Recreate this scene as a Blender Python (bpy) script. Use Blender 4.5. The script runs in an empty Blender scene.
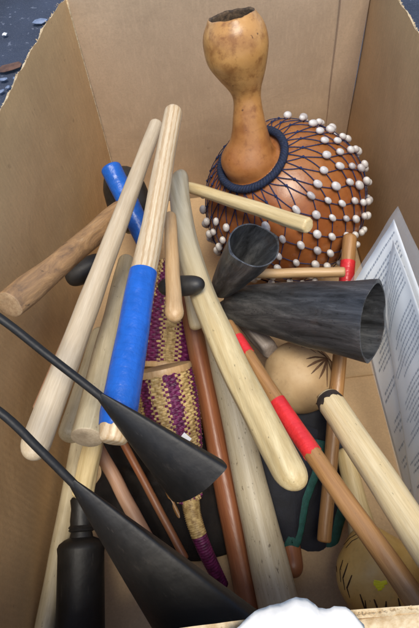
import bpy, bmesh, math, random
from math import sin, cos, pi, radians, sqrt, atan2, exp
from mathutils import Vector, Matrix, noise
random.seed(7)
S = bpy.context.scene
COL = S.collection

# ------------------------------------------------------------------ camera frame
FPX = 544.0
TH, PD = radians(6.73), radians(56.65)
CF = Vector((0, cos(PD), -sin(PD)))
_r, _u = Vector((1, 0, 0)), Vector((0, sin(PD), cos(PD)))
CR = _r*cos(TH) - _u*sin(TH)
CU = _u*cos(TH) + _r*sin(TH)
CAM = Vector((0, 0, .774))

def at(px, py, D):
    """point at optical distance D (metres) seen at photo pixel px,py"""
    return CAM + D*(CF + (px-209.5)/FPX*CR + (314-py)/FPX*CU)
def atz(px, py, z):
    v = CF + (px-209.5)/FPX*CR + (314-py)/FPX*CU
    return CAM + v*((z-CAM.z)/v.z)
def m2(px, D): return px*D/FPX

# ------------------------------------------------------------------ object helpers
def link(name, me, mats=None, parent=None, smooth=True, M=None):
    o = bpy.data.objects.new(name, me); COL.objects.link(o)
    if mats:
        for m in (mats if isinstance(mats, (list, tuple)) else [mats]): me.materials.append(m)
    if parent: o.parent = parent
    if M is not None: o.matrix_basis = M
    if smooth:
        for p in me.polygons: p.use_smooth = True
    return o
def meshdata(name, verts, faces, mi=None):
    me = bpy.data.meshes.new(name); me.from_pydata([tuple(v) for v in verts], [], faces)
    if mi:
        for p, i in zip(me.polygons, mi): p.material_index = i
    me.update(); return me
def fixn(me):
    bm = bmesh.new(); bm.from_mesh(me); bmesh.ops.recalc_face_normals(bm, faces=bm.faces); bm.to_mesh(me); bm.free(); return me
def tag(o, label=None, cat=None, group=None, kind=None):
    if label: o['label'] = label
    if cat: o['category'] = cat
    if group: o['group'] = group
    if kind: o['kind'] = kind
    return o
def empty(name, loc, label, cat, group=None):
    o = bpy.data.objects.new(name, None); COL.objects.link(o); o.location = loc; o.empty_display_size = .02
    return tag(o, label, cat, group)
def child(name, me, mats, root, smooth=True):
    """mesh given in world coordinates, hung under an Empty root"""
    o = link(name, me, mats, root, smooth)
    o.location = -root.location if root.type == 'EMPTY' else (0, 0, 0)
    return o
def sharp(o, ang=35):
    bm = bmesh.new(); bm.from_mesh(o.data)
    for e in bm.edges:
        if len(e.link_faces) == 2 and e.calc_face_angle(0) > radians(ang): e.smooth = False
    bm.to_mesh(o.data); bm.free()
def frame(p0, p1, hint=None):
    z = (p1-p0).normalized()
    h = hint if hint is not None else -CF
    x = h - z*h.dot(z)
    if x.length < 1e-4: x = Vector((1, 0, 0)) - z*z.x
    x.normalize(); y = z.cross(x)
    M = Matrix(((x.x, y.x, z.x, p0.x), (x.y, y.y, z.y, p0.y), (x.z, y.z, z.z, p0.z), (0, 0, 0, 1)))
    return M

# ------------------------------------------------------------------ materials
class NT:
    def __init__(s, name):
        s.m = bpy.data.materials.new(name); s.m.use_nodes = True
        s.t = s.m.node_tree; s.b = s.t.nodes['Principled BSDF']
    def n(s, t, **k):
        o = s.t.nodes.new(t)
        for a, v in k.items(): setattr(o, a, v)
        return o
    def l(s, a, b): s.t.links.new(a, b)
    def coord(s, scale=(1, 1, 1), rot=(0, 0, 0)):
        tc = s.n('ShaderNodeTexCoord'); mp = s.n('ShaderNodeMapping')
        mp.inputs['Scale'].default_value = scale; mp.inputs['Rotation'].default_value = rot
        s.l(tc.outputs['Object'], mp.inputs[0]); return mp.outputs[0]
    def noise(s, v, sc, det=5, rough=.55, dist=0):
        o = s.n('ShaderNodeTexNoise'); s.l(v, o.inputs['Vector'])
        o.inputs['Scale'].default_value = sc; o.inputs['Detail'].default_value = det
        o.inputs['Roughness'].default_value = rough; o.inputs['Distortion'].default_value = dist
        return o.outputs['Fac']
    def ramp(s, f, stops):
        o = s.n('ShaderNodeValToRGB'); s.l(f, o.inputs[0]); e = o.color_ramp.elements
        while len(e) < len(stops): e.new(.5)
        for el, (p, c) in zip(e, stops):
            el.position = p; el.color = (*c, 1) if len(c) == 3 else c
        return o.outputs[0]
    def mix(s, f, a, b, mode='MIX'):
        o = s.n('ShaderNodeMix', data_type='RGBA', blend_type=mode)
        if isinstance(f, float): o.inputs[0].default_value = f
        else: s.l(f, o.inputs[0])
        for i, c in ((6, a), (7, b)):
            if isinstance(c, tuple): o.inputs[i].default_value = (*c, 1)
            else: s.l(c, o.inputs[i])
        return o.outputs[2]
    def base(s, c):
        if isinstance(c, tuple): s.b.inputs['Base Color'].default_value = (*c, 1)
        else: s.l(c, s.b.inputs['Base Color'])
    def bump(s, h, strength=.3, dist=.001, prev=None):
        o = s.n('ShaderNodeBump'); s.l(h, o.inputs['Height'])
        o.inputs['Strength'].default_value = strength; o.inputs['Distance'].default_value = dist
        if prev is not None: s.l(prev, o.inputs['Normal'])
        s.l(o.outputs[0], s.b.inputs['Normal']); return o.outputs[0]
    def rough(s, v, f=None, lo=None):
        if f is None: s.b.inputs['Roughness'].default_value = v
        else:
            o = s.n('ShaderNodeMapRange'); s.l(f, o.inputs[0]); o.inputs[3].default_value = lo; o.inputs[4].default_value = v
            s.l(o.outputs[0], s.b.inputs['Roughness'])

def wood(name, c1, c2, spots=0., dirt=(.16, .11, .06), rough=.5, grain=1., seed=0., dirtamt=.25, cath=0., grey=None):
    m = NT(name)
    tc = m.n('ShaderNodeTexCoord'); add = m.n('ShaderNodeVectorMath', operation='ADD')
    m.l(tc.outputs['Object'], add.inputs[0]); add.inputs[1].default_value = (seed, seed*1.7, seed*.6)
    mp = m.n('ShaderNodeMapping'); mp.inputs['Scale'].default_value = (1, 1, .045); m.l(add.outputs[0], mp.inputs[0])
    mp2 = m.n('ShaderNodeMapping'); mp2.inputs['Scale'].default_value = (1, 1, .35); m.l(add.outputs[0], mp2.inputs[0])
    g1 = m.noise(mp.outputs[0], 260*grain, 6, .6, .3)
    g2 = m.noise(mp.outputs[0], 900, 3, .7)
    lo = m.noise(mp2.outputs[0], 28, 5, .6, .4)
    mid = tuple((a+b)/2 for a, b in zip(c1, c2))
    base = m.ramp(g1, [(.3, c1), (.5, mid), (.68, c2)])
    if cath:
        w = m.n('ShaderNodeTexWave', wave_type='RINGS', rings_direction='Z'); mp3 = m.n('ShaderNodeMapping')
        mp3.inputs['Scale'].default_value = (1, 1, .09); mp3.inputs['Location'].default_value = (.006, .004, 0)
        m.l(add.outputs[0], mp3.inputs[0]); m.l(mp3.outputs[0], w.inputs[0])
        w.inputs['Scale'].default_value = 62; w.inputs['Distortion'].default_value = 2.2; w.inputs['Detail'].default_value = 2
        w.inputs['Detail Scale'].default_value = 22
        base = m.mix(m.ramp(w.outputs['Fac'], [(.45, (0, 0, 0)), (.95, (cath,)*3)]), base, tuple(x*y for x, y in zip(c1, (.78, .68, .55))))
    base = m.mix(m.ramp(g2, [(.35, (.28,)*3), (.6, (0,)*3)]), base, tuple(x*.6 for x in c1))
    base = m.mix(m.ramp(lo, [(.5, (0,)*3), (.82, (dirtamt*2.2,)*3)]), base, dirt)
    if spots:
        v = m.noise(mp2.outputs[0], 330, 3, .6)
        base = m.mix(m.ramp(v, [(.69-.05*spots, (0,)*3), (.75-.05*spots, (.75,)*3)]), base, (.10, .07, .04))
    if grey:
        sx = m.n('ShaderNodeSeparateXYZ'); m.l(tc.outputs['Object'], sx.inputs[0]); ad = m.n('ShaderNodeMath', operation='MULTIPLY_ADD')
        m.l(lo, ad.inputs[0]); ad.inputs[1].default_value = .06; m.l(sx.outputs[2], ad.inputs[2])
        mr = m.n('ShaderNodeMapRange'); m.l(ad.outputs[0], mr.inputs[0]); mr.inputs[1].default_value = grey[0]; mr.inputs[2].default_value = grey[1]; mr.inputs[3].default_value = 1; mr.inputs[4].default_value = 0
        base = m.mix(mr.outputs[0], base, m.ramp(g1, [(.3, grey[2]), (.68, grey[3])]))
    m.base(base)
    m.rough(rough+.12, lo, rough-.1)
    nb = m.bump(g1, .25, .0006)
    m.bump(lo, .5, .003, nb)
    return m.m

def plain(name, c, c2=None, sc=40, rough=.5, metal=0, bump=.2, bsc=300, spec=.5, stretch=(1, 1, 1), coat=0):
    m = NT(name); v = m.coord(stretch); n = m.noise(v, sc, 6, .6)
    c2 = c2 or tuple(x*.6 for x in c)
    m.base(m.ramp(n, [(.35, c2), (.62, c)])); m.rough(rough+.1, n, rough-.1)
    m.b.inputs['Metallic'].default_value = metal
    m.b.inputs['Specular IOR Level'].default_value = spec
    m.b.inputs['Coat Weight'].default_value = coat
    if bump: m.bump(m.noise(v, bsc, 4), bump, .0008)
    return m.m

def cardboard(name, c, axis='X'):
    m = NT(name); v = m.coord()
    big = m.noise(v, 7, 6, .6, .3); fine = m.noise(v, 420, 3, .7); fib = m.noise(m.coord((1, 1, .2) if axis != 'Z' else (.2, 1, 1)), 240, 3)
    b = m.ramp(big, [(.3, tuple(x*.84 for x in c)), (.7, tuple(x*1.1 for x in c))])
    b = m.mix(m.ramp(fine, [(.42, (.0,)*3), (.66, (.25,)*3)]), b, tuple(x*.62 for x in c))
    b = m.mix(m.ramp(fib, [(.5, (.0,)*3), (.75, (.22,)*3)]), b, tuple(min(1, x*1.35) for x in c))
    sp = m.noise(v, 70, 2, .5)
    b = m.mix(m.ramp(sp, [(.72, (.0,)*3), (.78, (.35,)*3)]), b, tuple(x*.4 for x in c))
    m.base(b); m.rough(.8); m.b.inputs['Specular IOR Level'].default_value = .25
    w = m.n('ShaderNodeTexWave', bands_direction=axis); m.l(v, w.inputs[0]); w.inputs['Scale'].default_value = 42
    w.inputs['Distortion'].default_value = .6
    nb = m.bump(w.outputs['Fac'], .10, .0006); nb = m.bump(big, .35, .006, nb); m.bump(fine, .2, .0004, nb)
    return m.m

CBC = (.60, .39, .19)
M_cb_side = cardboard('cardboard_side', CBC, 'Y')
M_cb_back = cardboard('cardboard_back', (.56, .40, .255), 'X')  # same board: warm side light and cool back light put into the colours
M_cb_floor = cardboard('cardboard_floor', (.56, .39, .22), 'X')
M_cb_edge = plain('torn_cardboard_edge', (.66, .53, .34), (.48, .34, .18), 200, .9, bump=.6, bsc=500)
M_pale = wood('pale_dowel', (.54, .42, .27), (.66, .55, .39), seed=1, dirtamt=.15, rough=.5)
M_pine = wood('pine', (.60, .44, .26), (.74, .60, .40), seed=2, dirtamt=.05, cath=.8, rough=.42)
M_greywood = wood('greyed_dowel', (.44, .36, .22), (.56, .48, .32), seed=3, spots=.4, dirtamt=.3, rough=.42)
M_spot = wood('speckled_dowel', (.48, .40, .26), (.60, .53, .38), seed=5, spots=1.1, dirtamt=.22, rough=.45)
M_yel = wood('yellow_wood', (.60, .44, .20), (.78, .64, .36), seed=8, dirtamt=.12, grain=.55, rough=.42)
M_club = wood('two_tone_club', (.58, .43, .20), (.76, .63, .36), seed=8, dirtamt=.2, grain=.55, rough=.42, spots=.3, grey=(.14, .30, (.34, .29, .19), (.48, .43, .31)))
M_yel2 = wood('pale_yellow_wood', (.70, .53, .27), (.82, .67, .40), seed=9, dirtamt=.08, rough=.42, spots=.15)
M_tan = wood('tan_wood', (.50, .30, .13), (.62, .42, .22), seed=11, dirtamt=.15, rough=.45)
M_brown = wood('brown_wood', (.31, .15, .05), (.46, .25, .10), seed=13, dirtamt=.2, rough=.38, spots=.2)
M_red = wood('mahogany', (.26, .085, .035), (.36, .14, .06), seed=14, dirtamt=.25, rough=.38)
M_branch = wood('bark_branch', (.26, .13, .05), (.48, .28, .12), seed=15, dirtamt=.42, dirt=(.06, .042, .03), rough=.6, spots=.9, grain=.4)
def bark():
    m = NT('weathered_branch'); v = m.coord((1, 1, .45)); a = m.noise(v, 38, 7, .68, .8); f = m.noise(m.coord((1, 1, .12)), 260, 5, .65); k = m.noise(m.coord((1, 1, .7)), 75, 2, .5)
    b = m.ramp(a, [(.30, (.12, .08, .052)), (.42, (.28, .16, .075)), (.55, (.40, .23, .10)), (.72, (.50, .34, .19))])
    b = m.mix(m.ramp(f, [(.38, (.4,)*3), (.54, (0,)*3)]), b, (.16, .095, .05))
    b = m.mix(m.ramp(k, [(.68, (0,)*3), (.73, (.85,)*3)]), b, (.035, .022, .015))
    m.base(b); m.rough(.75, a, .5); nb = m.bump(a, .6, .004); m.bump(f, .4, .001, nb); return m.m
M_branch = bark()
M_end = wood('end_grain', (.34, .21, .11), (.5, .35, .2), seed=16, dirtamt=.5, rough=.7)
M_endp = wood('pale_end_grain', (.46, .36, .24), (.58, .48, .34), seed=17, dirtamt=.4, rough=.6)
M_pink = wood('pinkish_wood', (.38, .20, .12), (.50, .30, .19), seed=19, dirtamt=.2)
M_grey = wood('weathered_grey_wood', (.20, .165, .14), (.34, .29, .25), seed=20, dirtamt=.4, rough=.7)
M_dark = plain('dark_stain', (.06, .042, .03), (.025, .018, .014), 90, .7)
def blackiron():
    m = NT('worn_black_paint'); a = m.noise(m.coord(), 16, 7, .7, .4); f = m.noise(m.coord((1, 1, .25)), 170, 6, .72); sc = m.noise(m.coord((1, 1, .08)), 420, 3, .6); d = m.noise(m.coord(), 55, 3, .5)
    b = m.ramp(a, [(.40, (.008, .0075, .007)), (.62, (.016, .014, .012)), (.78, (.040, .030, .022))])
    b = m.mix(m.ramp(f, [(.60, (0,)*3), (.74, (.5,)*3)]), b, (.055, .045, .036))
    b = m.mix(m.ramp(sc, [(.70, (0,)*3), (.76, (.4,)*3)]), b, (.09, .08, .07))
    m.base(b); m.b.inputs['Specular IOR Level'].default_value = .38; m.rough(.66, a, .36)
    nb = m.bump(d, .35, .0025); m.bump(f, .2, .0006, nb); return m.m
M_black = blackiron()
M_standin = plain('stand_in_dark', (.030, .028, .026), (.014, .013, .012), 50, .5, 0, .2)
M_iron = NT('forged_iron')
def _iron():
    m = M_iron; v = m.coord((1, 1, .16)); n = m.noise(v, 75, 8, .7, .5); n2 = m.noise(m.coord(), 22, 5, .65); n3 = m.noise(m.coord((1, 1, .5)), 300, 4, .7)
    b = m.ramp(n, [(.32, (.030, .030, .030)), (.52, (.105, .108, .112)), (.72, (.26, .26, .255))])
    b = m.mix(m.ramp(n2, [(.56, (0,)*3), (.74, (.55,)*3)]), b, (.13, .085, .055))
    b = m.mix(m.ramp(n3, [(.30, (.6,)*3), (.42, (0,)*3)]), b, (.02, .02, .022))
    m.base(b); m.b.inputs['Metallic'].default_value = .6; m.rough(.52, n, .30)
    nb = m.bump(n, .5, .0015); m.bump(n3, .3, .0006, nb)
_iron(); M_iron = M_iron.m
def tape(name, c, sc):
    m = NT(name); v = m.coord(rot=(.10, 0, 0)); w = m.n('ShaderNodeTexWave', bands_direction='Z'); m.l(v, w.inputs[0])
    w.inputs['Scale'].default_value = sc; w.inputs['Distortion'].default_value = 3.5; w.inputs['Detail'].default_value = 3; w.inputs['Detail Scale'].default_value = 1.5
    n = m.noise(m.coord(), 60, 4); b = m.ramp(n, [(.35, tuple(x*.8 for x in c)), (.65, c)])
    b = m.mix(m.ramp(w.outputs['Fac'], [(.0, (.22,)*3), (.10, (0,)*3)]), b, tuple(x*.6 for x in c))
    sc2 = m.noise(m.coord((1, 1, .3)), 260, 3, .7)
    b = m.mix(m.ramp(sc2, [(.66, (0,)*3), (.76, (.35,)*3)]), b, tuple(min(1, x*1.1+.12) for x in c))
    m.base(b); m.rough(.42, n, .24)
    nb = m.bump(w.outputs['Fac'], .12, .0005); m.bump(n, .7, .003, nb); return m.m
M_blue = tape('blue_tape', (.012, .115, .50), 38)
M_redt = tape('red_tape', (.74, .035, .04), 55)
M_collar = plain('dark_collar_cord', (.008, .018, .055), (.004, .008, .02), 400, .75, bump=.8, bsc=900)
M_cord = plain('navy_cord', (.012, .028, .12), (.006, .012, .045), 400, .75, bump=.8, bsc=900)
M_bead = plain('white_bead', (.72, .70, .68), (.46, .44, .45), 45, .35, bump=.1)
_m = M_bead.node_tree; _oi = _m.nodes.new('ShaderNodeObjectInfo'); _pb = _m.nodes['Principled BSDF']; _src = _pb.inputs['Base Color'].links[0].from_socket
_rp = _m.nodes.new('ShaderNodeValToRGB'); _rp.color_ramp.elements[0].color = (.62, .60, .62, 1); _rp.color_ramp.elements[1].color = (1, 1, .97, 1); _rp.color_ramp.elements.new(.12).color = (.86, .83, .80, 1)
_mx = _m.nodes.new('ShaderNodeMix'); _mx.data_type = 'RGBA'; _mx.blend_type = 'MULTIPLY'; _mx.inputs[0].default_value = 1
_m.links.new(_oi.outputs['Random'], _rp.inputs[0]); _m.links.new(_src, _mx.inputs[6]); _m.links.new(_rp.outputs[0], _mx.inputs[7]); _m.links.new(_mx.outputs[2], _pb.inputs['Base Color'])
M_cream = plain('cream_cane', (.58, .42, .18), (.24, .145, .05), 170, .5, bump=.5)
M_purple = plain('purple_cane', (.17, .016, .095), (.05, .005, .03), 170, .5, bump=.5)
M_navy = plain('black_nylon', (.014, .016, .026), (.007, .008, .013), 45, .75, bump=.6, bsc=700)
M_green = plain('green_binding', (.017, .105, .088), (.010, .065, .056), 120, .7, bump=.8, bsc=900)
M_white = plain('white_tag', (.80, .80, .80), (.7, .7, .72), 30, .5, bump=0)
M_yst = plain('yellow_sticker', (.92, .88, .02), (.78, .70, .02), 60, .45, bump=0)
M_burn = plain('burnt_mark', (.075, .035, .015), (.035, .017, .008), 200, .6)
M_burn2 = plain('scorched_brown_mark', (.15, .075, .035), (.07, .035, .018), 160, .6)
def gourd(name, c1, c2, c3, rough, seed, zmix=None):
    m = NT(name); v = m.coord(); a = m.noise(v, 18, 6, .6, .4); b_ = m.noise(v, 90, 5, .65); s = m.noise(v, 160, 2, .5)
    b = m.ramp(a, [(.32, c1), (.5, c2), (.7, c3)])
    if zmix:
        sx = m.n('ShaderNodeSeparateXYZ'); m.l(v, sx.inputs[0]); mr = m.n('ShaderNodeMapRange'); m.l(sx.outputs[2], mr.inputs[0])
        mr.inputs[1].default_value, mr.inputs[2].default_value = zmix[0], zmix[1]
        ad = m.n('ShaderNodeMath', operation='MULTIPLY_ADD'); m.l(b_, ad.inputs[0]); ad.inputs[1].default_value = .5; ad.inputs[2].default_value = -.25
        ad2 = m.n('ShaderNodeMath', operation='ADD', use_clamp=True); m.l(ad.outputs[0], ad2.inputs[0]); m.l(mr.outputs[0], ad2.inputs[1])
        top = m.ramp(a, [(.3, zmix[2]), (.7, zmix[3])])
        top = m.mix(m.ramp(m.noise(v, 45, 6, .7), [(.45, (0,)*3), (.62, (.75,)*3)]), top, zmix[4])
        b = m.mix(ad2.outputs[0], b, top)
    b = m.mix(m.ramp(b_, [(.55, (0,)*3), (.75, (.35,)*3)]), b, tuple(x*.55 for x in c1))
    b = m.mix(m.ramp(s, [(.71, (0,)*3), (.75, (.7,)*3)]), b, tuple(x*.25 for x in c1))
    m.base(b); m.rough(rough+.1, b_, rough-.08); nb = m.bump(a, .25, .004); m.bump(b_, .12, .001, nb); return m.m
M_gourd = gourd('orange_gourd', (.20, .055, .014), (.29, .092, .024), (.36, .135, .042), .33, 0, (.20, .32, (.40, .185, .05), (.54, .285, .09), (.25, .095, .024)))
M_gin = plain('gourd_inside', (.12, .075, .04), (.03, .018, .01), 200, .9, bump=.8)
M_gmat = gourd('matt_tan_gourd', (.38, .245, .12), (.47, .32, .165), (.54, .39, .22), .6, 0)
M_ggold = gourd('golden_gourd', (.62, .38, .10), (.76, .50, .16), (.82, .60, .24), .34, 0)
M_paper = plain('printed_paper', (.86, .86, .84), (.80, .80, .79), 12, .45, bump=.1, bsc=20)
M_print = plain('grey_print', (.22, .24, .29), (.15, .17, .22), 300, .6, bump=0)
M_torn = plain('torn_white_paper', (.80, .76, .70), (.68, .64, .58), 26, .9, bump=.6, bsc=120)
M_sleeve = bpy.data.materials.new('clear_plastic'); M_sleeve.use_nodes = True
_t = M_sleeve.node_tree; _b = _t.nodes['Principled BSDF']
_b.inputs['Base Color'].default_value = (.80, .86, .88, 1); _b.inputs['Roughness'].default_value = .22; _b.inputs['Alpha'].default_value = .16
_b.inputs['Specular IOR Level'].default_value = .9

# ------------------------------------------------------------------ the ground and the box
def ground():
    m = NT('dark_asphalt'); v = m.coord(); a = m.noise(v, 5, 6, .6, .5); f = m.noise(v, 260, 5, .75); s = m.noise(v, 60, 2)
    b = m.ramp(a, [(.3, (.018, .025, .045)), (.7, (.042, .056, .095))])
    b = m.mix(m.ramp(f, [(.5, (0,)*3), (.75, (.6,)*3)]), b, (.13, .14, .17))
    b = m.mix(m.ramp(s, [(.66, (0,)*3), (.72, (.6,)*3)]), b, (.20, .22, .28))
    m.base(b); m.rough(.85); m.bump(f, .8, .004)
    N = 40; vs = []; fs = []
    for i in range(N+1):
        for j in range(N+1):
            x = (i/N-.5)*2; y = (j/N-.5)*2; x = x*abs(x)*60; y = y*abs(y)*60
            vs.append((x, y, -.012+.004*noise.noise(Vector((x, y, 0)))))
    for i in range(N):
        for j in range(N):
            a0 = i*(N+1)+j; fs.append((a0, a0+N+1, a0+N+2, a0+1))
    tag(link('ground', meshdata('ground', vs, fs), m.m), 'dark bluish grey asphalt ground outside the cardboard box', kind='structure')
ground()

YB, YF, HB = .786, .0205, .40
XR0, XR1 = .284, .288
def xleft(y, z):
    s = (YB-y)/(YB-YF)
    top = -.145 - .115*(1-exp(-s*2.6))
    bot = -.145 - .105*(1-exp(-s*2.2))
    return bot+(top-bot)*(z/HB)
def xright(y, z):
    s = (YB-y)/(YB-YF); return .283 + .006*sin(pi*s)*(z/HB) - .008*sin(pi*s)*(1-z/HB)
def rimz(s, seed, amp):
    q = noise.noise(Vector((s*9, seed, 0)))*.5 + noise.noise(Vector((s*34, seed+3, 0)))*.3 + noise.noise(Vector((s*120, seed+7, 0)))*.2
    return amp*q
def wall(name, fn, s0, s1, nrm, mat, root, seed, amp, N=150, K=14, th=.0045, top=HB):
    """fn(s,z)->point on the inside face; nrm = outward offset direction; ragged top edge"""
    vs = []; fs = []; mi = []
    for side in (0, 1):
        for i in range(N+1):
            s = s0+(s1-s0)*i/N; h = top + rimz(s, seed, amp)
            for k in range(K+1):
                z = h*(k/K); p = fn(s, z)
                if side: p = p + nrm*th + Vector((0, 0, (-.0035+.003*noise.noise(Vector((s*90, seed+11, 0)))) * (k == K)))
                p = p + nrm*.005*noise.noise(Vector((s*5, z*5, seed)))
                vs.append(p)
    W = K+1; O = (N+1)*W
    for i in range(N):
        for k in range(K):
            a = i*W+k
            fs.append((a, a+W, a+W+1, a+1)); mi.append(0)
            fs.append((a+O, a+1+O, a+W+1+O, a+W+O)); mi.append(0)
        a = i*W+K; fs.append((a, a+W, a+W+O, a+O)); mi.append(1)
        a = i*W; fs.append((a, a+O, a+W+O, a+W)); mi.append(0)
    for i in (0, N):
        for k in range(K):
            a = i*W+k; fs.append((a, a+1, a+1+O, a+O)); mi.append(1)
    o = child(name, fixn(meshdata(name, vs, fs, mi)), [mat, M_cb_edge], root)
    sharp(o, 50); return o
box = empty('cardboard_box', Vector((.04, .4, 0)), 'open brown cardboard box with torn rim holding the instruments and sticks', 'box')
wl = wall('side_panel', lambda s, z: Vector((xleft(YB-s, z), YB-s, z)), 0, YB-YF, Vector((-1, 0, 0)), M_cb_side, box, 1.3, .010)
wr = wall('side_panel', lambda s, z: Vector((xright(YB-s, z), YB-s, z)), 0, YB-YF, Vector((1, 0, 0)), M_cb_side, box, 5.1, .014)
wb = wall('back_panel', lambda s, z: Vector((s, YB, z)), -.145, .283, Vector((0, 1, 0)), M_cb_back, box, 9.7, .004, top=HB+.001)
wf = wall('front_panel', lambda s, z: Vector((s, YF+.003*sin((s+.2)*6)*(z/HB), z)), -.235, .287, Vector((0, -1, 0)), M_cb_back, box, 12.3, .010, top=HB-.004)
# crease strip where the box is glued: a double layer beside the right-hand back corner
def strip():
    vs = []; fs = []
    N = 24
    for i in range(N+1):
        z = .001+(HB-.004)*i/N; xl = .238+.004*noise.noise(Vector((0, 0, z*8))) + .006*(1-z/HB)
        for x, y in ((xl, YB-.0005), (xl+.0012, YB-.0038), (.2815, YB-.0042), (.2818, YB-.0005)): vs.append((x, y, z))
    for i in range(N):
        for j in range(3):
            a = i*4+j; fs.append((a, a+4, a+5, a+1))
    fs.append((N*4, N*4+1, N*4+2, N*4+3))
    o = child('glue_flap', fixn(meshdata('glue_flap', vs, fs)), M_cb_back, box, False)
strip()
def creaseline():   # folded bead of board down the left-hand back corner
    pts = [Vector((xleft(YB-.0, z)+.0012, YB-.0012, z)) for z in [HB*i/30 for i in range(31)]]
    vs, fs = tubegeo(pts, [.0014+.0004*noise.noise(p*60) for p in pts], 8)
    child('corner_fold', meshdata('corner_fold', vs, fs), M_cb_edge, box)
def tubegeo(pts, rad, n=8, cap=True, base=0):
    vs = []; fs = []; N = len(pts)
    t0 = (pts[1]-pts[0]).normalized(); x = t0.orthogonal().normalized()
    for i, p in enumerate(pts):
        t = (pts[min(i+1, N-1)]-pts[max(i-1, 0)]).normalized()
        x = (x - t*x.dot(t)).normalized(); y = t.cross(x); r = rad[i] if isinstance(rad, (list, tuple)) else rad
        for k in range(n):
            a = 2*pi*k/n; vs.append(p + x*cos(a)*r + y*sin(a)*r)
    for i in range(N-1):
        for k in range(n):
            a = base+i*n+k; b = base+i*n+(k+1) % n; fs.append((a, b, b+n, a+n))
    if cap: fs.append(tuple(base+k for k in range(n))[::-1]); fs.append(tuple(base+(N-1)*n+k for k in range(n)))
    return vs, fs
creaseline()
def bottom():
    vs = []; fs = []; N = 40
    for i in range(N+1):
        y = YF+(YB-YF)*i/N
        for j in range(21):
            x0, x1 = xleft(y, 0), xright(y, 0); x = x0+(x1-x0)*j/20
            vs.append((x, y, .0015+.002*noise.noise(Vector((x*6, y*6, 3)))))
    for i in range(N):
        for j in range(20):
            a = i*21+j; fs.append((a, a+1, a+22, a+21))
    child('bottom_panel', meshdata('bottom_panel', vs, fs), M_cb_floor, box)
    # inner bottom flap meeting in the middle, a raised layer
    vs = []; fs = []
    for i in range(31):
        y = .36+(YB-.006-.36)*i/30
        for j in range(13):
            x0, x1 = xleft(y, 0)+.004, xright(y, 0)-.004; x = x0+(x1-x0)*j/12
            vs.append((x, y, .0068+.0015*noise.noise(Vector((x*6, y*6, 9)))))
    for i in range(30):
        for j in range(12):
            a = i*13+j; fs.append((a, a+1, a+14, a+13))
    k = len(vs)
    for j in range(13): vs.append((vs[j][0], .36, .002))
    for j in range(12): fs.append((j, k+j, k+j+1, j+1))
    child('bottom_flap', meshdata('bottom_flap', vs, fs), M_cb_floor, box)
bottom()
# torn fibres and scraps along the rims
def fibres(fn, s0, s1, n, seed, root, ln=.006):
    rnd = random.Random(seed); V = []; F = []
    for i in range(n):
        s = s0+(s1-s0)*rnd.random(); p, nr = fn(s)
        d = (Vector((rnd.uniform(-1, 1), rnd.uniform(-1, 1), rnd.uniform(.0, 1)))+nr*.4).normalized()
        L = ln*rnd.uniform(.2, 1.0); w = rnd.uniform(.0002, .0007); q = d.cross(Vector((0, 0, 1))); q = q.normalized() if q.length > .1 else Vector((1, 0, 0))
        b = len(V); up = Vector((0, 0, .0006))
        V += [p-q*w-up, p+q*w-up, p+d*L*.6+q*w*.8, p+d*L, p+d*L*.5-q*w]
        F += [(b, b+1, b+2, b+3, b+4)]
    o = child('torn_fibres', meshdata('torn_fibres', V, F), M_cb_edge, root, False)
    o['kind'] = 'stuff'
fibres(lambda s: (Vector((xleft(YB-s, HB)-.002, YB-s, HB+rimz(s, 1.3, .010)-.001)), Vector((-1, 0, 0))), 0, .76, 420, 1, box, .0028)
fibres(lambda s: (Vector((xright(YB-s, HB)+.002, YB-s, HB+rimz(s, 5.1, .014)-.001)), Vector((1, 0, 0))), 0, .76, 420, 2, box, .0028)
fibres(lambda s: (Vector((s, YF+.003*sin((s+.2)*6)-.002, HB-.004+rimz(s, 12.3, .010)-.001)), Vector((0, -1, 0))), -.23, .28, 900, 3, box, .0026)

# white torn printed layer on the front rim
def patch():
    vs = []; fs = []; N, K = 36, 22
    def P_(u, v):
        # u along rim, v from inside edge outwards/downwards
        px = 228+ (364-228)*u
        prof = (1-abs(2*u-1.08)**2.4 if abs(2*u-1.08) < 1 else 0); prof = max(0, prof)*(.88+.3*noise.noise(Vector((u*5, 8, 0))))
        ytop = 630 - 34*prof + 2.5*noise.noise(Vector((u*7, 1, 0)))+1.5*noise.noise(Vector((u*25, 5, 0)))
        z = HB+.006+.006*prof
        a = atz(px, ytop, z)
        b = a + Vector((0, -.055*v, 0)) + Vector((0, 0, .010*sin(v*pi*.6)*prof - .035*v*v)) 
        b += Vector((0, 0, .004*noise.noise(Vector((u*4, v*4, 2)))+.0015*noise.noise(Vector((u*18, v*15, 2)))))
        return b
    for i in range(N+1):
        for k in range(K+1): vs.append(P_(i/N, k/K))
    for i in range(N):
        for k in range(K):
            a = i*(K+1)+k; fs.append((a, a+1, a+K+2, a+K+1))
    o = child('torn_paper_layer', meshdata('torn_paper_layer', vs, fs), M_torn, box)
    md = o.modifiers.new('t', 'SOLIDIFY'); md.thickness = .0012
    o['label'] = 'bright white torn paper layer on the front rim'
patch()
# folded-out front flap below it
def fflap():
    vs = []; fs = []; N, K = 40, 10
    for i in range(N+1):
        x = -.24+.53*i/N
        for k in range(K+1):
            v = k/K; vs.append((x, YF+.003*sin((x+.2)*6)-.005-.05*v, HB-.008+rimz(x, 12.3, .010)*(1-v)*.8-.02*v-.05*v*v+.002*noise.noise(Vector((x*9, v*3, 4)))))
    for i in range(N):
        for k in range(K):
            a = i*(K+1)+k; fs.append((a, a+1, a+K+2, a+K+1))
    o = child('front_flap', meshdata('front_flap', vs, fs), [M_cb_edge], box)
    md = o.modifiers.new('t', 'SOLIDIFY'); md.thickness = .004
fflap()

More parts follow.
